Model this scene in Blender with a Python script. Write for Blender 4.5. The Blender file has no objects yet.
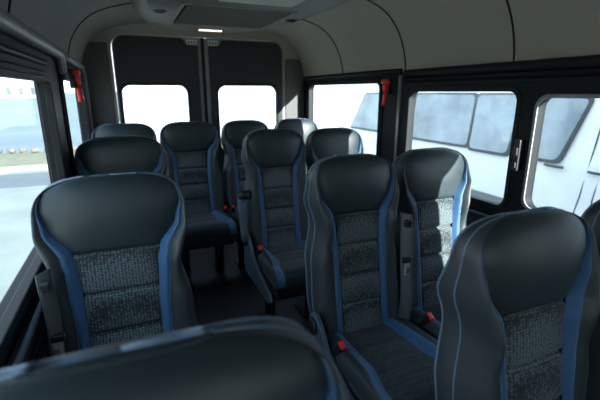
import bpy, bmesh, math, random
from mathutils import Vector, Matrix
random.seed(4)
C = bpy.context.scene.collection
PI = math.pi

# ---------------------------------------------------------------- materials
def mat(name, col, rough=.6, metal=0, spec=.5, noise=None, bump=None, sheen=0, coat=0):
    m = bpy.data.materials.new(name); m.use_nodes = True
    nt = m.node_tree; b = nt.nodes['Principled BSDF']
    b.inputs['Base Color'].default_value = (*col, 1)
    b.inputs['Roughness'].default_value = rough
    b.inputs['Metallic'].default_value = metal
    b.inputs['Specular IOR Level'].default_value = spec
    if sheen: b.inputs['Sheen Weight'].default_value = sheen
    if coat: b.inputs['Coat Weight'].default_value = coat
    tc = nt.nodes.new('ShaderNodeTexCoord')
    if noise:
        sc, amt = noise
        n = nt.nodes.new('ShaderNodeTexNoise'); n.inputs['Scale'].default_value = sc; n.inputs['Detail'].default_value = 6
        nt.links.new(tc.outputs['Object'], n.inputs['Vector'])
        r = nt.nodes.new('ShaderNodeValToRGB')
        r.color_ramp.elements[0].position = .3; r.color_ramp.elements[1].position = .7
        r.color_ramp.elements[0].color = (*[c*(1-amt) for c in col], 1)
        r.color_ramp.elements[1].color = (*[min(1, c*(1+amt)) for c in col], 1)
        nt.links.new(n.outputs['Fac'], r.inputs['Fac']); nt.links.new(r.outputs['Color'], b.inputs['Base Color'])
    if bump:
        sc, st, dist = bump
        n2 = nt.nodes.new('ShaderNodeTexNoise'); n2.inputs['Scale'].default_value = sc; n2.inputs['Detail'].default_value = 4
        nt.links.new(tc.outputs['Object'], n2.inputs['Vector'])
        bp = nt.nodes.new('ShaderNodeBump'); bp.inputs['Strength'].default_value = st; bp.inputs['Distance'].default_value = dist
        nt.links.new(n2.outputs['Fac'], bp.inputs['Height']); nt.links.new(bp.outputs['Normal'], b.inputs['Normal'])
    return m

def weave_mat(name, dark, light, sc=1.0, rough=.85):
    m = bpy.data.materials.new(name); m.use_nodes = True
    nt = m.node_tree; b = nt.nodes['Principled BSDF']; b.inputs['Roughness'].default_value = rough
    b.inputs['Specular IOR Level'].default_value = .3
    b.inputs['Sheen Weight'].default_value = .15
    tc = nt.nodes.new('ShaderNodeTexCoord')
    mp = nt.nodes.new('ShaderNodeMapping'); mp.inputs['Scale'].default_value = (105*sc, 30*sc, 165*sc)
    nt.links.new(tc.outputs['Object'], mp.inputs['Vector'])
    v = nt.nodes.new('ShaderNodeTexVoronoi'); v.inputs['Scale'].default_value = 1.0; v.inputs['Randomness'].default_value = .3
    nt.links.new(mp.outputs['Vector'], v.inputs['Vector'])
    r = nt.nodes.new('ShaderNodeValToRGB')
    r.color_ramp.elements[0].position = .25; r.color_ramp.elements[0].color = (*light, 1)
    r.color_ramp.elements[1].position = .62; r.color_ramp.elements[1].color = (*dark, 1)
    nt.links.new(v.outputs['Distance'], r.inputs['Fac']); nt.links.new(r.outputs['Color'], b.inputs['Base Color'])
    bp = nt.nodes.new('ShaderNodeBump'); bp.inputs['Strength'].default_value = .35; bp.inputs['Distance'].default_value = .002; bp.invert = True
    nt.links.new(v.outputs['Distance'], bp.inputs['Height']); nt.links.new(bp.outputs['Normal'], b.inputs['Normal'])
    return m

def glass_mat(name, tint, refl=.06):
    m = bpy.data.materials.new(name); m.use_nodes = True
    nt = m.node_tree; nt.nodes.remove(nt.nodes['Principled BSDF'])
    t = nt.nodes.new('ShaderNodeBsdfTransparent'); t.inputs['Color'].default_value = (*tint, 1)
    g = nt.nodes.new('ShaderNodeBsdfGlossy'); g.inputs['Roughness'].default_value = .02
    mx = nt.nodes.new('ShaderNodeMixShader'); mx.inputs['Fac'].default_value = refl
    nt.links.new(t.outputs[0], mx.inputs[1]); nt.links.new(g.outputs[0], mx.inputs[2])
    nt.links.new(mx.outputs[0], nt.nodes['Material Output'].inputs['Surface'])
    return m

def emit_mat(name, col, st):
    m = bpy.data.materials.new(name); m.use_nodes = True
    b = m.node_tree.nodes['Principled BSDF']
    b.inputs['Base Color'].default_value = (*col, 1)
    b.inputs['Emission Color'].default_value = (*col, 1); b.inputs['Emission Strength'].default_value = st
    return m

M = dict(
    leather=mat('black_leatherette', (.020, .033, .040), .46, bump=(260, .12, .001), noise=(9, .12)),
    bolster=mat('charcoal_leatherette', (.033, .045, .052), .5, bump=(300, .12, .001)),
    insert=weave_mat('patterned_fabric', (.016, .023, .027), (.13, .165, .18)),
    cushion=weave_mat('cushion_fabric', (.010, .015, .020), (.030, .040, .050), 1.3),
    blue=mat('blue_fabric', (.030, .105, .235), .62, bump=(420, .25, .001), sheen=.2),
    piping=mat('grey_blue_piping', (.12, .19, .28), .5),
    shell=mat('seat_back_plastic', (.020, .024, .027), .5, bump=(200, .1, .001)),
    cover=mat('grey_blue_plastic', (.055, .085, .12), .45),
    black=mat('black_plastic', (.010, .012, .013), .45),
    rubber=mat('black_rubber', (.009, .011, .013), .6, spec=.2),
    webbing=mat('seat_belt_webbing', (.085, .10, .105), .7, bump=(500, .3, .001)),
    red=mat('red_plastic', (.75, .022, .018), .4),
    tongue=mat('tongue_metal_pale_sheen', (.42, .44, .45), .45, .3),  # pale grey stands in for bright reflections on the chrome tongue
    chrome=mat('chrome', (.6, .6, .6), .25, 1),
    steel=mat('dark_steel', (.03, .032, .035), .45, .6),
    lining=mat('grey_fabric_lining', (.31, .305, .265), .85, bump=(350, .25, .001), noise=(2.2, .06)),
    lining_dark=mat('dark_seam', (.012, .014, .015), .9),
    wall=mat('dark_wall_panel', (.018, .023, .027), .6, spec=.25, bump=(200, .2, .001)),
    pillar=mat('black_pillar_trim', (.010, .013, .016), .6, spec=.25),
    rail=mat('grey_plastic_rail', (.24, .25, .245), .45),
    post=mat('dark_grey_corner_trim', (.075, .08, .078), .75, bump=(200, .1, .001)),
    bracket=mat('pale_metal_bracket', (.62, .62, .60), .4),
    door_trim=mat('charcoal_door_trim', (.020, .023, .025), .75, bump=(250, .2, .001)),
    door_paint=mat('pale_grey_painted_metal', (.22, .235, .24), .7, spec=.2),
    floor=mat('dark_vinyl_floor', (.030, .034, .040), .55, noise=(60, .35)),
    unit=mat('grey_roof_unit_plastic', (.17, .175, .165), .5),
    grille=mat('roof_unit_grille', (.10, .095, .085), .6),
    hatch=mat('cream_hatch_plastic', (.50, .50, .46), .5),
    lamp=emit_mat('warm_lamp_lens', (1, .74, .46), .9),
    glass=glass_mat('window_glass', (.93, .97, .98)),
    vanwhite=mat('white_car_paint', (.80, .83, .86), .25, coat=.4),
    vanglass=mat('tinted_van_glass_reflected_blue', (.24, .30, .345), .12, spec=.7, noise=(2.1, .38)),  # tinted glass, with the blue of its reflections put into the base colour
    vandark=mat('dark_van_seal', (.045, .055, .065), .4),
    cladding=mat('grey_side_cladding', (.17, .19, .20), .6),
    rock=mat('shore_rock', (.11, .11, .105), .9, noise=(3, .4)),
    asphalt=mat('pale_concrete_ground', (.40, .375, .31), .9, noise=(1.2, .12)),
    white_out_ground=mat('white_out_concrete', (.6, .6, .58), .9, noise=(1, .1)),
    grass=mat('dry_grass', (.13, .13, .085), .95, noise=(4, .3)),
    road=mat('pale_road', (.21, .205, .20), .9, noise=(2, .1)),
    sea=mat('sea_water', (.14, .175, .195), .7, spec=.15, bump=(2.5, .6, .15), noise=(.15, .15)),
    building=mat('hazy_building_wall', (.17, .18, .19), .9),
    roofgrey=mat('hazy_roof', (.17, .185, .20), .9),
)

# ---------------------------------------------------------------- helpers
def link(name, verts, faces, m, parent=None, smooth=True, solid=None, bevel=None, sub=0):
    me = bpy.data.meshes.new(name); me.from_pydata([tuple(v) for v in verts], [], faces); me.update()
    bm = bmesh.new(); bm.from_mesh(me); bmesh.ops.remove_doubles(bm, verts=bm.verts, dist=1e-5)
    bmesh.ops.recalc_face_normals(bm, faces=bm.faces); bm.to_mesh(me); bm.free()
    for p in me.polygons: p.use_smooth = smooth
    me.materials.append(m)
    o = bpy.data.objects.new(name, me); C.objects.link(o)
    if parent: o.parent = parent
    if solid:
        s = o.modifiers.new('s', 'SOLIDIFY'); s.thickness = solid; s.offset = -1
    if bevel:
        b = o.modifiers.new('b', 'BEVEL'); b.width = bevel; b.segments = 3; b.limit_method = 'ANGLE'
    if sub:
        s = o.modifiers.new('u', 'SUBSURF'); s.levels = sub; s.render_levels = sub
    return o

class MB:
    def __init__(s): s.v = []; s.f = []
    def add(s, v, f):
        n = len(s.v); s.v += [Vector(p) for p in v]; s.f += [tuple(i+n for i in q) for q in f]; return s
    def box(s, x0, x1, y0, y1, z0, z1, rot=None, c=None):
        v = [Vector((x, y, z)) for x in (x0, x1) for y in (y0, y1) for z in (z0, z1)]
        if rot is not None:
            cc = Vector(c) if c else Vector(((x0+x1)/2, (y0+y1)/2, (z0+z1)/2))
            v = [cc + rot @ (p-cc) for p in v]
        return s.add(v, [(0, 1, 3, 2), (4, 6, 7, 5), (0, 4, 5, 1), (2, 3, 7, 6), (0, 2, 6, 4), (1, 5, 7, 3)])
    def tube(s, pts, r, n=8, caps=True, flat=1.0):
        pts = [Vector(p) for p in pts]; vs = []; N = len(pts)
        up = Vector((0, 0, 1))
        for i, p in enumerate(pts):
            t = (pts[min(i+1, N-1)]-pts[max(i-1, 0)]).normalized()
            a = t.cross(up)
            if a.length < .05: a = t.cross(Vector((0, 1, 0)))
            a.normalize(); b = t.cross(a).normalized()
            rr = r[i] if isinstance(r, (list, tuple)) else r
            for k in range(n):
                q = 2*PI*k/n; vs.append(p + a*math.cos(q)*rr + b*math.sin(q)*rr*flat)
        f = [(i*n+k, i*n+(k+1) % n, (i+1)*n+(k+1) % n, (i+1)*n+k) for i in range(N-1) for k in range(n)]
        if caps: f += [tuple(range(n)), tuple((N-1)*n+k for k in range(n))]
        return s.add(vs, f)
    def grid(s, rows):
        n = len(rows[0]); v = [p for r in rows for p in r]
        f = [(i*n+k, i*n+k+1, (i+1)*n+k+1, (i+1)*n+k) for i in range(len(rows)-1) for k in range(n-1)]
        return s.add(v, f)
    def build(s, name, m, parent=None, **k): return link(name, s.v, s.f, m, parent, **k)

def rrect(a0, a1, b0, b1, r, n=6):
    if not isinstance(r, (tuple, list)): r = (r,)*4      # order: (a0,b0) (a1,b0) (a1,b1) (a0,b1)
    out = []
    for (ca, cb, sa, sb, st), rr in zip(((a0, b0, 1, 1, PI), (a1, b0, -1, 1, 1.5*PI), (a1, b1, -1, -1, 0), (a0, b1, 1, -1, .5*PI)), r):
        for i in range(n+1):
            t = st + .5*PI*i/n
            out.append((ca+sa*rr+rr*math.cos(t), cb+sb*rr+rr*math.sin(t)))
    return out

def plate(name, outline, holes, f3, thick, m, parent=None, bevel=None, smooth=False):
    """flat sheet with holes; f3(a,b,d) -> 3D, d is depth 0..thick"""
    bm = bmesh.new(); es = []
    for loop in [outline]+holes:
        vs = [bm.verts.new((a, b, 0)) for a, b in loop]
        es += [bm.edges.new((vs[i], vs[(i+1) % len(vs)])) for i in range(len(vs))]
    bmesh.ops.triangle_fill(bm, use_beauty=True, use_dissolve=False, edges=es)
    r = bmesh.ops.extrude_face_region(bm, geom=list(bm.faces))
    ex = [g for g in r['geom'] if isinstance(g, bmesh.types.BMVert)]
    for v in ex: v.co.z = thick
    for v in bm.verts: v.co = Vector(f3(*v.co))
    bmesh.ops.recalc_face_normals(bm, faces=bm.faces)
    me = bpy.data.meshes.new(name); bm.to_mesh(me); bm.free()
    for p in me.polygons: p.use_smooth = smooth
    me.materials.append(m)
    o = bpy.data.objects.new(name, me); C.objects.link(o)
    if parent: o.parent = parent
    if bevel:
        b = o.modifiers.new('b', 'BEVEL'); b.width = bevel; b.segments = 2; b.limit_method = 'ANGLE'; b.angle_limit = 1.0
    return o

def struct(o): o['kind'] = 'structure'; return o
def empty(name, loc=(0, 0, 0), rz=0):
    o = bpy.data.objects.new(name, None); C.objects.link(o); o.location = loc; o.rotation_euler = (0, 0, rz); return o
def tag(o, label, cat, group=None):
    o['label'] = label; o['category'] = cat
    if group: o['group'] = group
    return o
def copy_tree(o, parent=None):
    c = o.copy(); C.objects.link(c); c.parent = parent
    for ch in list(o.children): copy_tree(ch, c)
    return c

# ---------------------------------------------------------------- van interior shell
XL, XR, YR, YF = -.30, 1.60, 3.72, -1.35
XC = (XL+XR)/2
side_r = lambda a, b, d: (XR+d, a, b)
side_l = lambda a, b, d: (XL-d, a, b)
Y0, Y1 = YF, YR

# floor
struct(MB().box(XL-.06, XR+.06, YF, YR+.1, -.06, 0).build('floor', M['floor'], smooth=False))
# side walls with window openings
RW = [(2.36, 3.58, .86, 1.485), (.10, 2.09, .84, 1.445)]
LW = [(2.36, 3.50, .88, 1.49), (.05, 2.03, .87, 1.47)]
struct(plate('wall_right', [(Y0, .0), (Y1, .0), (Y1, 1.54), (Y0, 1.54)], [rrect(a, b, c, d, .06) for a, b, c, d in RW] + [rrect(-.58, -.08, .84, 1.445, .06)], side_r, .05, M['pillar'], bevel=.004))
struct(plate('wall_left', [(Y0, .0), (Y1, .0), (Y1, 1.60), (Y0, 1.60)], [rrect(a, b, c, d, .06) for a, b, c, d in LW] + [rrect(-1.15, -.2, .87, 1.47, .06)], side_l, .05, M['pillar'], bevel=.004))

# ceiling and upper lining: profile swept along the van
profR = [(XR, 1.52), (XR-.005, 1.58), (XR-.03, 1.67), (XR-.08, 1.765), (XR-.16, 1.845), (XR-.28, 1.90), (XR-.45, 1.935), (XC+.2, 1.95)]
profL = [(XL, 1.58), (XL+.005, 1.62), (XL+.03, 1.70), (XL+.08, 1.78), (XL+.16, 1.85), (XL+.28, 1.90), (XL+.45, 1.935), (XC-.2, 1.95)]
def fine(pr):
    out = []
    for i in range(len(pr)-1):
        p0 = Vector(pr[max(i-1, 0)]); p1 = Vector(pr[i]); p2 = Vector(pr[i+1]); p3 = Vector(pr[min(i+2, len(pr)-1)])
        for k in range(4):
            t = k/4
            out.append(.5*((2*p1)+(p2-p0)*t+(2*p0-5*p1+4*p2-p3)*t*t+(3*p1-p0-3*p2+p3)*t**3))
    out.append(Vector(pr[-1])); return out
fr, fl = fine(profR), fine(profL)
prof = fr + list(reversed(fl))
mb = MB(); mb.grid([[(p[0], y, p[1]) for p in prof] for y in (YF, -.5, .5, 1.5, 2.5, YR)])
mb.grid([[(p[0]+(.05 if p[0] > XC else -.05), y, p[1]+.05) for p in prof] for y in (YF, YR)])
struct(mb.build('ceiling', M['lining']))
# seams of the lining
n = 0
for y, pr in ((2.93, fr), (2.13, fr), (1.36, fr), (.45, fr), (2.86, fl), (1.5, fl)):
    n += 1
    pts = [(p[0]+(-.001 if pr is fr else .001), y, p[1]-.001) for p in pr]
    struct(MB().tube(pts, .0045, 6).build('trim_%d' % n, M['lining_dark']))

# rear wall round the doors
DT = 1.85
rear = lambda a, b, d: (a, YR+d, b)
rear_out = [(XL-.05, 0)] + [(XL-.05, 1.6)] + [(p[0], p[1]+.02) for p in fl] + [(p[0], p[1]+.02) for p in reversed(fr)] + [(XR+.05, 1.5), (XR+.05, 0)]
struct(plate('wall_back', rear_out, [rrect(-.075, 1.39, .03, DT+.005, (.02, .02, .11, .11))], rear, .05, M['lining']))
# corner posts at the back
n += 1
struct(plate('trim_%d' % n, rrect(XL+.001, -.10, .02, 1.78, .015), [], lambda a, b, d: (a, YR-.012+d*.9, b), .03, M['post'], bevel=.004))
n += 1
struct(plate('trim_%d' % n, rrect(1.41, XR-.001, .02, 1.70, .015), [], lambda a, b, d: (a, YR-.012+d*.9, b), .03, M['post'], bevel=.004))

def rear_door(num, x0, x1, wx0, wx1, inner):
    r = struct(empty('door_%d' % num, ((x0+x1)/2, YR, .03)))
    cx, cyy, cz = (x0+x1)/2, YR, .03
    L = lambda off: (lambda a, b, d: (a-cx, off+d, b-cz))
    rad = (.02, .02, .02, .10) if inner == 1 else (.02, .02, .10, .02)
    win = rrect(wx0, wx1, .86, 1.462, .075)
    plate('door_frame', rrect(x0, x1, .04, DT, rad), [win], L(.0), .035, M['door_paint'], r, bevel=.003)
    # dark trim panel with a cut corner next to the centre gap
    ix0, ix1 = (x0+.012, x1-.030) if inner == 1 else (x0+.030, x1-.012)
    top = DT-.014
    o = []
    if inner == 1:
        o = [(ix0, .08), (ix1, .08), (ix1, top-.055), (ix1-.09, top-.05), (ix1-.125, top)]
        o += [(ix0+.09-.09*math.sin(t*PI/12), top-.09+.09*math.cos(t*PI/12)) for t in range(7)]
    else:
        o = [(ix1, .08), (ix1, top-.09)] + [(ix1-.09+.09*math.cos(t*PI/12), top-.09+.09*math.sin(t*PI/12)) for t in range(1, 7)]
        o += [(ix0+.125, top), (ix0+.09, top-.05), (ix0, top-.055), (ix0, .08)]
    hole = rrect(wx0-.004, wx1+.004, .852, 1.468, .08)
    plate('trim_panel', o, [hole], L(-.022), .022, M['door_trim'], r, bevel=.005)
    plate('window_seal', rrect(wx0-.012, wx1+.012, .845, 1.478, .085), [rrect(wx0+.008, wx1-.008, .868, 1.454, .07)], L(-.026), .05, M['rubber'], r, bevel=.003)
    plate('pane', rrect(wx0+.002, wx1-.002, .862, 1.46, .07), [], L(.018), .005, M['glass'], r)
    # pressed holes in the bare bracket
    bx = ix1-.045 if inner == 1 else ix0+.045
    m_ = MB()
    for k in (-1, 0, 1): m_.box(bx+k*.026-.007-cx, bx+k*.026+.007-cx, -.006, .002, top-.034-cz, top-.018-cz)
    lb = plate('latch_bracket', rrect(bx-.045, bx+.045, top-.044, top-.004, .008), [], L(-.003), .003, M['bracket'], r)
    m_.build('latch_slot', M['black'], lb, smooth=False)
    return r
rear_door(1, -.07, .635, -.038, .505, 1)
rear_door(2, .665, 1.385, .755, 1.325, 2)
n += 1
struct(MB().box(.628, .672, YR+.012, YR+.05, .03, DT).build('trim_%d' % n, M['rubber'], smooth=False))

# windows
def side_window(num, f3, rect, sgn, panes, rim=.028):
    a0, a1, b0, b1 = rect
    xb = XR if sgn > 0 else XL
    r = struct(empty('window_%d' % num, (xb, (a0+a1)/2, b0)))
    L = lambda off: (lambda a, b, d: (sgn*(off+d), a-(a0+a1)/2, b-b0))
    holes = [rrect(p[0], p[1], p[2], p[3], .05) for p in panes]
    plate('window_frame', rrect(a0-.012, a1+.012, b0-.012, b1+.012, .065), holes, L(-.010), .05, M['rubber'], r, bevel=.006)
    for p in panes:
        plate('seal', rrect(p[0]-.016, p[1]+.016, p[2]-.016, p[3]+.016, .06), [rrect(p[0]+.006, p[1]-.006, p[2]+.006, p[3]-.006, .045)], L(-.016), .03, M['pillar'], r, bevel=.004)
        plate('pane', rrect(p[0]-.01, p[1]+.01, p[2]-.01, p[3]+.01, .05), [], L(.022), .005, M['glass'], r)
    return r
def pn(rect, m=.022): return (rect[0]+m, rect[1]-m, rect[2]+m, rect[3]-m)
side_window(1, side_r, RW[0], 1, [pn(RW[0])])
w2 = side_window(2, side_r, RW[1], 1, [(1.30, 2.062, .872, 1.408), (.13, 1.20, .90, 1.385)])
side_window(3, side_l, LW[0], -1, [pn(LW[0])])
side_window(4, side_l, LW[1], -1, [(.08, 2.01, .90, 1.445)])
side_window(5, side_r, (-.58, -.08, .84, 1.445), 1, [(-.55, -.11, .87, 1.41)])  # unseen window, shortened to keep a sun patch off the near seat
side_window(6, side_l, (-1.15, -.2, .87, 1.47), -1, [(-1.12, -.23, .90, 1.44)])
# sliding pane: bright inner rim and its latch
ay = (RW[1][0]+RW[1][1])/2
plate('slider_rim', rrect(.125, 1.208, .895, 1.392, .055), [rrect(.137, 1.196, .907, 1.378, .045)], lambda a, b, d: (-.022+d, a-ay, b-.84), .008, M['rail'], w2)
l_ = MB().box(-.045, -.012, 1.235-ay, 1.262-ay, 1.06-.84, 1.20-.84).build('slider_latch', M['black'], w2, smooth=False, bevel=.006)
MB().box(-.056, -.044, 1.238-ay, 1.258-ay, 1.13-.84, 1.165-.84).build('latch_button', M['black'], l_, smooth=False, bevel=.003)
MB().box(-.056, -.044, 1.238-ay, 1.258-ay, 1.075-.84, 1.10-.84).build('latch_button', M['black'], l_, smooth=False, bevel=.003)

# grooved black channel above the right windows, grey rails
def bar(name, pts, r, m, flat=1, n_=10): return struct(MB().tube(pts, r, n_, flat=flat).build(name, m))
for (xx, zz, rr, mm) in ((XR-.020, 1.510, .020, 'pillar'), (XR-.012, 1.478, .012, 'rubber'), (XR-.012, 1.452, .010, 'pillar')):
    n += 1; bar('trim_%d' % n, [(xx, YF+.01, zz), (xx, .5, zz), (xx, 2.10, zz)], rr, M[mm])
n += 1; bar('trim_%d' % n, [(XR-.012, 2.16, 1.525), (XR-.014, 2.6, 1.525), (XR-.012, 3.66, 1.525), (XR-.012, 3.68, 1.45), (XR-.012, 3.68, .9)], .017, M['pillar'])
n += 1; bar('trim_%d' % n, [(XR-.004, 2.17, .86), (XR-.004, 2.17, 1.50)], .012, M['rail'])
n += 1; bar('trim_%d' % n, [(XL+.02, YF+.01, 1.580), (XL+.02, .5, 1.580), (XL+.02, 2.30, 1.580), (XL+.015, 2.36, 1.56), (XL+.01, 2.40, 1.50)], .028, M['rail'])
n += 1; bar('trim_%d' % n, [(XL+.012, 2.46, 1.575), (XL+.02, 2.6, 1.580), (XL+.018, 3.45, 1.575), (XL+.012, 3.60, 1.52), (XL+.012, 3.62, 1.40), (XL+.012, 3.62, .9)], .022, M['rail'])
n += 1; struct(plate('trim_%d' % n, [(2.30, 1.60), (2.47, 1.60), (2.455, 1.53), (2.43, 1.49), (2.36, 1.49), (2.33, 1.53)], [], lambda a, b, d: (XL+.008+d, a, b), .02, M['rail'], bevel=.006))
n += 1; bar('trim_%d' % n, [(XL+.004, YF+.01, 1.515), (XL+.004, 2.0, 1.515)], .012, M['rubber'])
# lower wall shelves with ribs
for sgn, xb, zt in ((-1, XR, .80), (1, XL, .83)):
    n += 1
    m_ = MB()
    q_ = 1.0 if sgn < 0 else .25
    pr = [(0, 0), (.055*q_, .0), (.055*q_, zt-.10), (.045*q_, zt-.03), (.02*q_, zt), (0, zt)]
    m_.grid([[(xb+sgn*a, y, b+.005) for a, b in pr] for y in (YF, 1, 2.4, YR-.015)])
    for k in range(6):
        z = zt-.045-k*.03
        m_.box(xb+sgn*.05*q_-.004, xb+sgn*.05*q_+.004, YF, YR-.02, z-.006, z+.006)
    struct(m_.build('baseboard_%s' % ('right' if sgn < 0 else 'left'), M['wall'], smooth=False))
    n += 1
    bar('trim_%d' % n, [(xb+sgn*.03, YF+.01, zt+.012), (xb+sgn*.03, YR-.03, zt+.012)], .008, M['cover'])  # thin rail whose grey-blue colour carries the blue highlight along the sill

# front of the cab behind the camera, opening cut down to block stray sun
frontf = lambda a, b, d: (a, YF-d, b)
struct(plate('wall_front', [(XL-.05, 0), (XR+.05, 0), (XR+.05, 1.5)]+[(p[0], p[1]+.02) for p in fr]+[(p[0], p[1]+.02) for p in reversed(fl)]+[(XL-.05, 1.5)],
             [rrect(XL+.12, XR-.30, .95, 1.38, .1)], frontf, .05, M['wall']))
wf = struct(plate('window_7', rrect(XL+.10, XR-.28, .93, 1.40, .1), [rrect(XL+.14, XR-.32, .97, 1.36, .09)], lambda a, b, d: (a, YF+.01-d, b), .03, M['rubber']))
plate('pane', rrect(XL+.13, XR-.31, .96, 1.37, .1), [], lambda a, b, d: (a, YF-.02-d, b), .005, M['glass'], wf)

# roof unit
ru = tag(empty('roof_unit', (.59, 2.6, 1.945)), 'wide grey plastic air unit with grille on the ceiling ahead of the rear doors', 'air unit')
hw = [(1.55, .52), (1.9, .52), (2.25, .51), (2.6, .50), (2.85, .47), (3.05, .41), (3.22, .31), (3.32, .18), (3.36, .0)]
out = [(w, y-2.6) for y, w in hw] + [(-w, y-2.6) for y, w in reversed(hw[:-1])]
rings = []
for s_, z in ((1.05, .0), (1.05, -.04), (1.04, -.065), (1.01, -.088), (.96, -.102), (.90, -.106)):
    rings.append([(a*s_, b*s_ if b > 0 else b, z) for a, b in out])
m_ = MB(); k_ = len(out)
vs = [p for r_ in rings for p in r_]
fs = [(i*k_+j, i*k_+(j+1) % k_, (i+1)*k_+(j+1) % k_, (i+1)*k_+j) for i in range(len(rings)-1) for j in range(k_)]
fs.append(tuple((len(rings)-1)*k_+j for j in range(k_))); fs.append(tuple(range(k_)))
m_.add(vs, fs).build('housing', M['unit'], ru)
m_ = MB(); m_.box(-.26, .34, -.30, .33, -.106, -.098)
for k in range(30):
    y = -.28+k*.0205; m_.box(-.25, .33, y-.004, y+.004, -.111, -.104)
m_.build('grille', M['grille'], ru, smooth=False)
plate('grille_frame', rrect(-.285, .365, -.325, .355, .03), [rrect(-.262, .342, -.302, .332, .02)], lambda a, b, d: (a, b, -.099-d), .012, M['unit'], ru, bevel=.003)
lf = plate('lamp_bezel', rrect(-.10, .10, .545, .605, .028), [], lambda a, b, d: (a+.03, b, -.098-d), .008, M['unit'], ru, bevel=.002)
plate('lamp_lens', rrect(-.085, .085, .557, .593, .017), [], lambda a, b, d: (a+.03, b, -.105-d), .006, M['lamp'], lf, bevel=.002)
plate('hatch_panel', rrect(-.13, .27, -.72, -.44, .03), [], lambda a, b, d: (a, b, -.098-d), .012, M['hatch'], ru, bevel=.004)
for sx in (-.37, .42):
    m_ = MB()
    m_.tube([(sx, -.05, -.098), (sx, -.05, -.112)], [.04, .034], 20); m_.box(sx-.022, sx+.022, -.055, -.045, -.118, -.110)
    m_.build('air_nozzle', M['black'], ru, bevel=.002, smooth=False)

# emergency hammers on the pillars
def hammer(xb, y, z, sgn, label):
    r = tag(empty('emergency_hammer', (xb, y, z)), label, 'emergency hammer', 'emergency hammers on the pillars')
    MB().box(-.004 if sgn > 0 else -.022, .022 if sgn > 0 else .004, -.022, .022, -.055, .045).build('bracket', M['black'], r, smooth=False, bevel=.004)
    m_ = MB(); x = sgn*.034
    m_.tube([(x, 0, -.03), (x, .001, -.07), (x+sgn*.003, .003, -.10), (x+sgn*.002, .006, -.125)], [.012, .014, .013, .016], 12)
    m_.build('handle', M['red'], r)
    m_ = MB(); m_.tube([(x, -.035, .025), (x, -.028, .025), (x, .028, .025), (x, .035, .025)], [.011, .017, .017, .011], 12)
    m_.box(x-.012, x+.012, -.013, .013, -.035, .03)
    m_.build('head', M['red'], r, bevel=.003)
    return r
hammer(XL+.035, 2.52, 1.475, 1, 'red emergency hammer hanging on the pillar between the left windows')
hammer(XR-.018, 2.26, 1.440, -1, 'red emergency hammer clipped to the right pillar beside the parked white van')

# ---------------------------------------------------------------- seats
H = .76; HC = .625; RZ = H-HC; NN = 3.4
def key(tab, h):
    if h <= tab[0][0]: return tab[0][1]
    for i in range(len(tab)-1):
        a, b = tab[i], tab[i+1]
        if h <= b[0]:
            t = (h-a[0])/(b[0]-a[0]); t = t*t*(3-2*t); return a[1]+(b[1]-a[1])*t
    return tab[-1][1]
TW = [(0, .200), (.17, .224), (.32, .216), (.485, .184), (.60, .214), (.8, .208)]
TC = [(0, .108), (.34, .107), (.49, .114), (.53, .124), (.62, .180), (.68, .200), (.72, .206), (.8, .2065)]
TB = [(0, .137), (.30, .138), (.49, .147), (.53, .154), (.62, .194), (.68, .203), (.72, .2070), (.8, .2072)]
TR = [(0, .180), (.18, .200), (.43, .176), (.57, .201), (.65, .205), (.72, .2078), (.8, .2078)]
TG = [(0, .018), (.25, .020), (.40, .034), (.52, .066), (.60, .050), (.68, .022), (.755, .006), (.8, .004)]
TT = [(0, .13), (.40, .155), (.54, .145), (.68, .085), (.8, .06)]
WS = 1.0
SEAMS = (.41, .29, .17)
HL = .535
def lean(h): return .135*h/H - .016*max(0, (h-.45)/.3)**2
rowsH = []
h = 0
while h < HC-1e-6: rowsH.append((h, 1, 1)); h += .005
for k in range(0, 26):
    ph = .5*PI*k/21 if k < 21 else math.acos(((25-k)*.5/5)**(NN/2)) if k < 25 else .5*PI
    rowsH.append((HC+RZ*math.sin(ph)**(2/NN), max(math.cos(ph), 0)**(2/NN), max(math.cos(ph), 0)**.75))
def section(h, s, k):
    c, b, r, w, g, t = (key(T, h) for T in (TC, TB, TR, TW, TG, TT))
    y0 = lean(h); ym = y0+t*.5
    f = lambda x, y: (x*s*WS, ym+(y0+y-ym)*k)
    return c, b, r, w, g, t, f
def srow(h, s, k, kind):
    c, b, r, w, g, t, f = section(h, s, k)
    z = h
    out = []
    if kind == 'center':
        seam = sum(math.exp(-((h-q)/.008)**2) for q in SEAMS+(HL,))
        e = min([abs(h-q) for q in SEAMS+(HL,)]); puff = .007*min(1, e/.05)**.5
        if h > HL: puff = .022*min(1, (h-HL)/.10)**.7
        for i in range(17):
            u = -1+2*i/16
            y = -.004-puff*(1-abs(u)**3) + (.013*seam if abs(h-HL) > .02 else .008*seam) + (.006 if abs(u) == 1 else 0)
            if h > HL: y -= 0
            out.append((*f(c*u, y), z))
    elif kind == 'stripe':
        for i in range(7):
            u = i/6; x = c+(b-c)*u
            y = .002+(-.34*g-.002)*(u*u*(3-2*u)) - .008*math.sin(PI*u) + (.003 if u == 1 else 0)
            out.append((*f(x, y), z))
    elif kind == 'bolster':
        for i in range(11):
            u = i/10
            x = (1-u)**2*b+2*u*(1-u)*(w+.010)+u*u*w
            y = (1-u)**2*(-.34*g)+2*u*(1-u)*(-1.55*g)+u*u*(.45*t) + (.004 if u == 0 else 0)
            out.append((*f(x, y), z))
    elif kind == 'side':
        for i in range(11):
            u = i/10
            x = (1-u)**2*w+2*u*(1-u)*(w+.006)+u*u*(w-.004)
            y = .45*t+u*.41*t
            out.append((*f(x, y), z))
    elif kind == 'back':
        for i in range(13):
            u = -1+2*i/12
            x = (w-.004)*u; y = t*.86+.022*(1-abs(u)**3)
            out.append((*f(x, y), z))
    return [Vector(p) for p in out]
def mirror(rows, sg): return [[Vector((p.x*sg, p.y, p.z)) for p in r] for r in rows]
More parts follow.
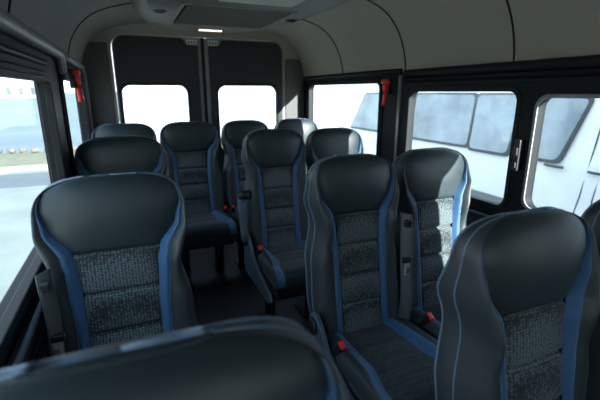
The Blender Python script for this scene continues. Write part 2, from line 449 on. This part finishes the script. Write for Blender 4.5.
ZB = .423        # height where the backrest starts

def build_seat(armrest=False, belt=0, cover=-1, stalk=-1, ws=1.0):
    global WS
    WS = ws
    hascover = cover != 0
    cover = cover or -1
    root = empty('passenger_seat')
    br = MB()
    br.grid([[Vector((0, 0, ZB))+p for p in srow(*q, 'back')] for q in rowsH])
    back = br.build('backrest', M['shell'], root)
    up = lambda rows: [[p+Vector((0, 0, ZB)) for p in r] for r in rows]
    low = [q for q in rowsH if q[0] <= HL+.001]; hi = [q for q in rowsH if q[0] >= HL-.004]
    MB().grid(up([srow(*q, 'center') for q in low])).build('fabric_insert', M['insert'], back)
    MB().grid(up([srow(*q, 'center') for q in hi])).build('headrest_pad', M['leather'], back)
    for sg in (-1, 1):
        MB().grid(mirror(up([srow(*q, 'stripe') for q in rowsH if q[0] < .725]), sg)).build('blue_stripe', M['blue'], back)
        MB().grid(mirror(up([srow(*q, 'bolster') for q in rowsH]), sg)).build('side_bolster', M['bolster'], back)
        MB().grid(mirror(up([srow(*q, 'side') for q in rowsH]), sg)).build('side_panel', M['bolster'], back)
        line = [srow(*q, 'bolster')[-1] for q in rowsH[::2]+rowsH[-1:]]
        MB().tube([Vector((p.x*sg, p.y-.001, p.z+ZB)) for p in line], .0026, 6).build('piping', M['piping'], back)
        line = [srow(*q, 'stripe')[-1] for q in rowsH[::2] if q[0] < .725]
        MB().tube([Vector((p.x*sg, p.y-.002, p.z+ZB)) for p in line], .0019, 6).build('piping', M['piping'], back)
        line = [srow(*q, 'side')[-1] for q in rowsH[::2]+rowsH[-1:]]
        MB().tube([Vector((p.x*sg, p.y, p.z+ZB)) for p in line], .0035, 6).build('piping', M['piping'], back)
    # cushion
    W = .203; L = .47
    ctr = []; st = []; bo = []; sd = []
    NR = 30
    for i in range(NR+1):
        u = i/NR
        if u < .8:
            y = .035-(L-.04)*u/.8; zt = .475+.035*(u/.8); k = 0
        else:
            ph = (u-.8)/.2*PI*.62; y = .035-(L-.04)-.055*math.sin(ph); zt = .51-.055*(1-math.cos(ph)); k = ph
        c = key([(0, .105), (.45, .11), (.8, .150), (1, .155)], u); b = key([(0, .140), (.5, .158), (.8, .190), (1, .195)], u)
        g = .028*(1-min(1, max(0, (u-.55)/.4)))+.004
        seam = sum(math.exp(-((u-q)/.02)**2) for q in (.3, .58))
        r1 = [Vector((c*(-1+2*j/12), y, zt+.008*(1-abs(-1+2*j/12)**3)-.005*seam)) for j in range(13)]
        r2 = []
        for j in range(6):
            t = j/5; r2.append(Vector((c+(b-c)*t, y, zt+g*.7*(t*t*(3-2*t))+.005*math.sin(PI*t))))
        r3 = []
        for j in range(9):
            t = j/8*PI/2
            r3.append(Vector((b+(W-b)*math.sin(t), y, zt+g*.7+.010*math.sin(2*t)-(.035)*(1-math.cos(t)))))
        r4 = [Vector((W-.012*t, y, zt+g*.7-.035-t*(.095 if u < .85 else .095*max(.3, 1-(u-.85)*4)))) for t in (0, .33, .66, 1)]
        ctr.append(r1); st.append(r2); bo.append(r3); sd.append(r4)
    cu = MB(); cu.grid(ctr); cush = cu.build('cushion', M['cushion'], root)
    for sg in (-1, 1):
        MB().grid(mirror(st, sg)).build('blue_stripe', M['blue'], cush)
        q = MB(); q.grid(mirror(bo, sg)); q.grid(mirror(sd, sg)); q.build('side_bolster', M['bolster'], cush)
    m_ = MB(); m_.box(-.19, .19, -.40, .08, .345, .40); m_.box(-.205, .205, -.44, .03, .38, .455)
    pan = m_.build('seat_pan', M['black'], root, smooth=False, bevel=.012)
    for sx in (-.13, .13):
        m_ = MB()
        m_.tube([(sx, -.13, .36), (sx, -.12, .20), (sx, -.11, .02)], [.05, .034, .036], 12, flat=.45)
        m_.box(sx-.025, sx+.025, -.30, .07, .0, .022)
        m_.build('leg', M['steel'], root, bevel=.004)
    # side cover with recliner disc
    s = cover
    m_ = MB()
    if hascover:
        prof_ = [(.075, .47), (.06, .57), (.02, .60), (-.03, .575), (-.09, .50), (-.25, .44), (-.41, .40), (-.43, .36), (-.38, .33), (.05, .33), (.085, .38)]
        x0, x1 = s*.208, s*.230
        k_ = len(prof_)
        m_.add([(x0, a, b) for a, b in prof_]+[(x1, a, b) for a, b in prof_], [tuple(range(k_)), tuple(range(k_, 2*k_))]+[(i, (i+1) % k_, k_+(i+1) % k_, k_+i) for i in range(k_)])
        cv = m_.build('side_cover', M['cover'], root, smooth=False, bevel=.008)
        MB().tube([(x1, .015, .545), (x1+s*.008, .015, .545), (x1+s*.012, .015, .545)], [.034, .034, .028], 24).build('recliner_disc', M['black'], cv)
    # buckle
    m_ = MB(); s = stalk; R_ = Matrix.Rotation(math.radians(28), 3, 'X')
    m_.box(s*.190-.012, s*.190+.012, -.12, -.09, .43, .56, R_)
    bk = m_.build('belt_buckle', M['black'], root, smooth=False, bevel=.004)
    MB().box(s*.190-.010, s*.190+.010, -.157, -.127, .543, .556, R_).build('buckle_button', M['red'], bk, smooth=False, bevel=.002)
    if belt:
        s = belt
        pts = [(.184, -.010, .965), (.180, -.024, .935), (.172, -.038, .84), (.174, -.047, .74), (.186, -.048, .60), (.208, -.01, .45)]
        pp = fine([(p[1], p[2]) for p in pts]); px = fine([(p[0], p[2]) for p in pts])
        rows = [[Vector((s*(px[i][0]*WS+e_*.014), pp[i][0]-e_*.020, pp[i][1])) for e_ in (1, .5, 0, -.5, -1)] for i in range(len(pp))]
        wb = MB().grid(rows).build('belt_webbing', M['webbing'], root, solid=.0025)
        MB().box(s*.180*WS-.014, s*.180*WS+.014, -.040, -.018, .915, .945).build('belt_guide', M['black'], wb, smooth=False, bevel=.006)
        tg = MB().box(s*.175*WS-.026, s*.175*WS+.026, -.060, -.042, .775, .797).build('belt_tongue', M['black'], wb, smooth=False, bevel=.005)
        plate('tongue_plate', rrect(-.017, .017, .722, .778, .005), [rrect(-.008, .008, .731, .756, .002)], lambda a, b, d: (s*.175*WS+a, -.058+d, b), .004, M['tongue'], tg)
    if armrest:
        s = -1
        pts = [(s*.235, .09, .80), (s*.238, .045, .77), (s*.240, .04, .70), (s*.240, .01, .60), (s*.240, -.02, .55)]
        ar = MB().tube(pts, [.020, .024, .022, .022, .024], 12, flat=.8).build('armrest', M['cover'], root)
        MB().tube([(s*.185, .075, .81), (s*.252, .075, .81)], [.028, .028], 18).build('armrest_hinge', M['black'], ar)
    return root

protoA = build_seat(belt=-1, cover=1, stalk=1)               # single seats, buckle at the aisle
protoA2 = build_seat(cover=0, stalk=1)
protoB = build_seat(ws=.88, belt=1, cover=-1, stalk=-1)              # aisle seat of a pair
protoB2 = build_seat(ws=.88, belt=0, cover=-1, stalk=-1, armrest=True)
protoC = build_seat(ws=.88, belt=0, cover=0, stalk=-1)
TOPY = .115
used = set()
def place(proto, x, y, label, z=0, rz=0):
    o = proto if proto not in used else copy_tree(proto)
    used.add(proto)
    if y < .6: o.scale = (.97, 1, .963) if x > .3 else (1.08, 1, .975)
    elif y < 1.5: o.scale = (.965, 1, .981)
    elif y < 2.5: o.scale = (1.02, 1, .991) if x < 0 else (1, 1, 1 if x < 1 else .993)
    else: o.scale = (1.01, 1, .997)
    o.location = (x, y-TOPY, z); o.rotation_euler = (0, 0, rz)
    return tag(o, label, 'bus seat', 'passenger seats of the minibus')
SEATS = [
    (protoA, -.03, .35, 'nearest seat, its out-of-focus dark headrest filling the bottom left foreground'),
    (protoB, .81, .565, 'big close seat at bottom right with winged bolster, sharp patterned insert'),
    (protoC, 1.262, .58, 'window seat at the far right edge, mostly cut off by the frame'),
    (protoA, -.070, 1.27, 'single seat beside left window with chrome belt tongue hanging, behind the blurred foreground headrest'),
    (protoB, .795, 1.33, 'middle aisle seat with dark headrest, seat cushion and recliner disc in full view'),
    (protoC, 1.210, 1.36, 'window seat half lit by sun, right of the middle aisle seat'),
    (protoA, -.055, 2.31, 'third single seat from the front on the left window side'),
    (protoB2, .80, 2.29, 'aisle seat with folded vertical armrest, standing right of the aisle in the third row'),
    (protoC, 1.22, 2.30, 'window seat below the right red hammer with sunlit headrest corner'),
    (protoA2, -.040, 3.18, 'back row seat at the left corner, only its headrest top showing'),
    (protoA2, .42, 3.18, 'back row seat facing straight down the aisle, below the left rear door'),
    (protoC, .865, 3.18, 'back row seat below the right rear door window'),
    (protoC, 1.32, 3.20, 'back row seat in the right corner, headrest bright with sun'),
]
for p_, x, y, lb in SEATS: place(p_, x, y, lb)

# ---------------------------------------------------------------- outside
GZ = -.60
def slab(name, x0, x1, y0, y1, z, m): return struct(MB().box(x0, x1, y0, y1, z-.1, z).build(name, m, smooth=False))
slab('ground', -60, 80, -40, 13.2, GZ, M['asphalt'])
slab('road', -60, 80, 10.2, 11.9, GZ+.006, M['road'])
slab('grass_verge', -60, 80, 13.2, 16.2, GZ+.01, M['grass'])
slab('sea', -1500, -.6, 16.2, 3000, GZ-.15, M['sea'])
slab('white_out_ground', -.6, 1500, 16.2, 3000, GZ, M['white_out_ground'])  # added pale ground instead of sea, so the rear windows burn out white
def rock_mesh(seed):
    rnd = random.Random(seed); bm = bmesh.new(); bmesh.ops.create_icosphere(bm, subdivisions=2, radius=1)
    for v in bm.verts: v.co *= rnd.uniform(.78, 1.15); v.co.z *= .65
    me = bpy.data.meshes.new('shore_rock'); bm.to_mesh(me); bm.free(); me.materials.append(M['rock']); return me
rms = [rock_mesh(i) for i in range(5)]
for i in range(26):
    o = bpy.data.objects.new('shore_rock', rms[i % 5]); C.objects.link(o)
    o.location = (-7.2+i*.38+random.uniform(-.05, .05), 16.1+random.uniform(-.12, .12), GZ+.10)
    s_ = random.uniform(.11, .16); o.scale = (s_, s_, s_); o.rotation_euler = (0, 0, random.uniform(0, 6))
    tag(o, 'small grey boulder in the row of rocks along the shore, seen through the left windows', 'rock', 'rocks along the shore')
# far building across the water
fb = tag(empty('far_building', (-35, 160, GZ)), 'pale hazy building across the water, seen through the near left window', 'building')
MB().box(-9, 9, 0, 8, 0, 4.0).build('wall', M['building'], fb, smooth=False)
MB().box(-9.6, 9.6, -.6, 8.6, 4.0, 4.6).build('roof', M['roofgrey'], fb, smooth=False)
for k in range(5): MB().box(-7.4+k*3.4, -6+k*3.4, -.1, .05, 1.2, 3.4).build('window', M['vandark'], fb, smooth=False)

# white van parked outside on the right
VX = 3.6
van = tag(empty('white_van', (VX, 3.2, GZ)), 'white passenger van with tinted side windows parked outside the right windows', 'van')
def vz(z): return z-GZ
def vy(y): return y-3.2
prof_v = [(.10, -.22), (.02, -.10), (0, .15), (-.01, .45), (0, .75), (.03, 1.0), (.07, 1.40), (.14, 1.85), (.26, 2.02), (.55, 2.10), (1.0, 2.13)]
full = [(a, b) for a, b in fine(prof_v)]; full = full+[(2.0-a, b) for a, b in reversed(full[:-1])]
ysv = [(-2.2, .35, .72), (-1.9, .25, .86), (-1.3, .08, .97), (-.6, 0, 1), (1, 0, 1), (3, 0, 1), (5, 0, 1), (6.4, .0, 1), (6.75, .03, .99), (6.95, .12, .95)]
m_ = MB(); rows = []
for y, ins, sz in ysv:
    rows.append([(1+(a-1)*(1-ins), vy(y), vz(-.22+(b+.22)*sz)) for a, b in full])
m_.grid(rows); k_ = len(full)
body = m_.add(rows[0], [tuple(range(k_))]).add(rows[-1], [tuple(range(k_))]).build('body', M['vanwhite'], van)
def vx(z):
    for i in range(len(prof_v)-1):
        (a, b), (c, d) = prof_v[i], prof_v[i+1]
        if b <= z <= d: return a+(c-a)*(z-b)/(d-b)
    return 0
def vplate(name, pts, m, off, th, par, holes=[]):
    return plate(name, [(vy(a), b) for a, b in pts], [[(vy(a), b) for a, b in h] for h in holes], lambda a, b, d: (vx(b)-off-.004+d, a, vz(b)), th, m, par, bevel=.004)
def band(y0t, y1t, y0b, y1b, zt, zb, name='side_window'):
    def corner(pts):
        out = []
        k = len(pts)
        for i in range(k):
            p = Vector(pts[i]); a = Vector(pts[i-1]); b = Vector(pts[(i+1) % k])
            pa = p+(a-p).normalized()*.06; pb = p+(b-p).normalized()*.06
            for t in (0, .25, .5, .75, 1): out.append(tuple((1-t)**2*pa+2*t*(1-t)*p+t*t*pb))
        return out
    P_ = corner([(y0b, zb), (y1b, zb), (y1t, zt), (y0t, zt)])
    Q_ = corner([(y0b-.03, zb-.03), (y1b+.03, zb-.03), (y1t+.03, zt+.02), (y0t-.03, zt+.02)])
    w = vplate(name, P_, M['vanglass'], .030, .03, van)
    vplate('window_seal', Q_, M['vandark'], .022, .022, w, [P_])
band(3.53, 4.55, 3.53, 4.55, 1.372, .80)
band(2.95, 3.49, 2.98, 3.49, 1.372, .78)
band(4.60, 5.85, 4.60, 6.22, 1.372, .82)
band(2.27, 2.78, 2.44, 2.74, 1.345, .79)
def groove(pts, nm='panel_gap'): MB().tube([(vx(b)-.003, vy(a), vz(b)) for a, b in pts], .006, 6).build(nm, M['vandark'], van)
groove([(2.10, 1.75), (2.14, 1.35), (2.16, .9), (2.19, .5), (2.26, .1)])
groove([(2.02, 1.75), (2.02, 1.35), (2.05, .9), (2.08, .5), (2.08, .0)])
groove([(2.88, 1.75), (2.86, 1.35), (2.86, .9), (2.86, .5), (2.86, .0)])
for y in (2.46, 2.06):
    m_ = MB(); m_.tube([(-.02, vy(y)-.09, vz(.74)), (-.035, vy(y)-.05, vz(.74)), (-.035, vy(y)+.05, vz(.74)), (-.02, vy(y)+.09, vz(.74))], .012, 8)
    m_.build('door_handle', M['vandark'], van)
vplate('side_cladding', [(-1.2, .05), (5.6, .05), (5.6, .33), (-1.2, .28)], M['cladding'], .02, .02, van)
for y in (-1.0, 5.2):
    w = MB().tube([(-.02, vy(y), .36), (.0, vy(y), .36), (.22, vy(y), .36)], [.33, .36, .36], 28).build('wheel', M['rubber'], van, bevel=.02)
    MB().tube([(-.035, vy(y), .36), (-.015, vy(y), .36)], [.17, .21], 20).build('wheel_hub', M['chrome'], w)

# ---------------------------------------------------------------- light
w = bpy.data.worlds.new('World'); bpy.context.scene.world = w; w.use_nodes = True
nt = w.node_tree; bg = nt.nodes['Background']
tc = nt.nodes.new('ShaderNodeTexCoord'); sx = nt.nodes.new('ShaderNodeSeparateXYZ'); nt.links.new(tc.outputs['Generated'], sx.inputs[0])
rp = nt.nodes.new('ShaderNodeValToRGB'); rp.color_ramp.elements[0].position = .0; rp.color_ramp.elements[0].color = (.90, .97, 1.0, 1)
rp.color_ramp.elements[1].position = .7; rp.color_ramp.elements[1].color = (.56, .78, 1.0, 1)
nt.links.new(sx.outputs['Z'], rp.inputs['Fac']); nt.links.new(rp.outputs['Color'], bg.inputs['Color'])
bg.inputs['Strength'].default_value = 1.0
sd = bpy.data.lights.new('sun', 'SUN'); sd.energy = 7.5; sd.angle = .01; sd.color = (1, .95, .88)
so = bpy.data.objects.new('sun', sd); C.objects.link(so); so.location = (5, -3, 6)
so.rotation_euler = Vector((.35, -1, .30)).to_track_quat('Z', 'Y').to_euler()

# ---------------------------------------------------------------- camera
cam = bpy.data.cameras.new('camera'); co = bpy.data.objects.new('camera', cam); C.objects.link(co)
co.location = (0, 0, 1.40); co.rotation_euler = (math.radians(90-15.1), 0, math.radians(-22.8))
cam.lens = 24; cam.sensor_width = 36; cam.clip_start = .02; cam.clip_end = 5000
cam.dof.use_dof = True; cam.dof.focus_distance = 1.45; cam.dof.aperture_fstop = 3.2
sc = bpy.context.scene; sc.camera = co
sc.view_settings.view_transform = 'Standard'; sc.view_settings.look = 'None'
sc.view_settings.exposure = 1.8; sc.view_settings.gamma = 1
sc.view_settings.use_curve_mapping = False
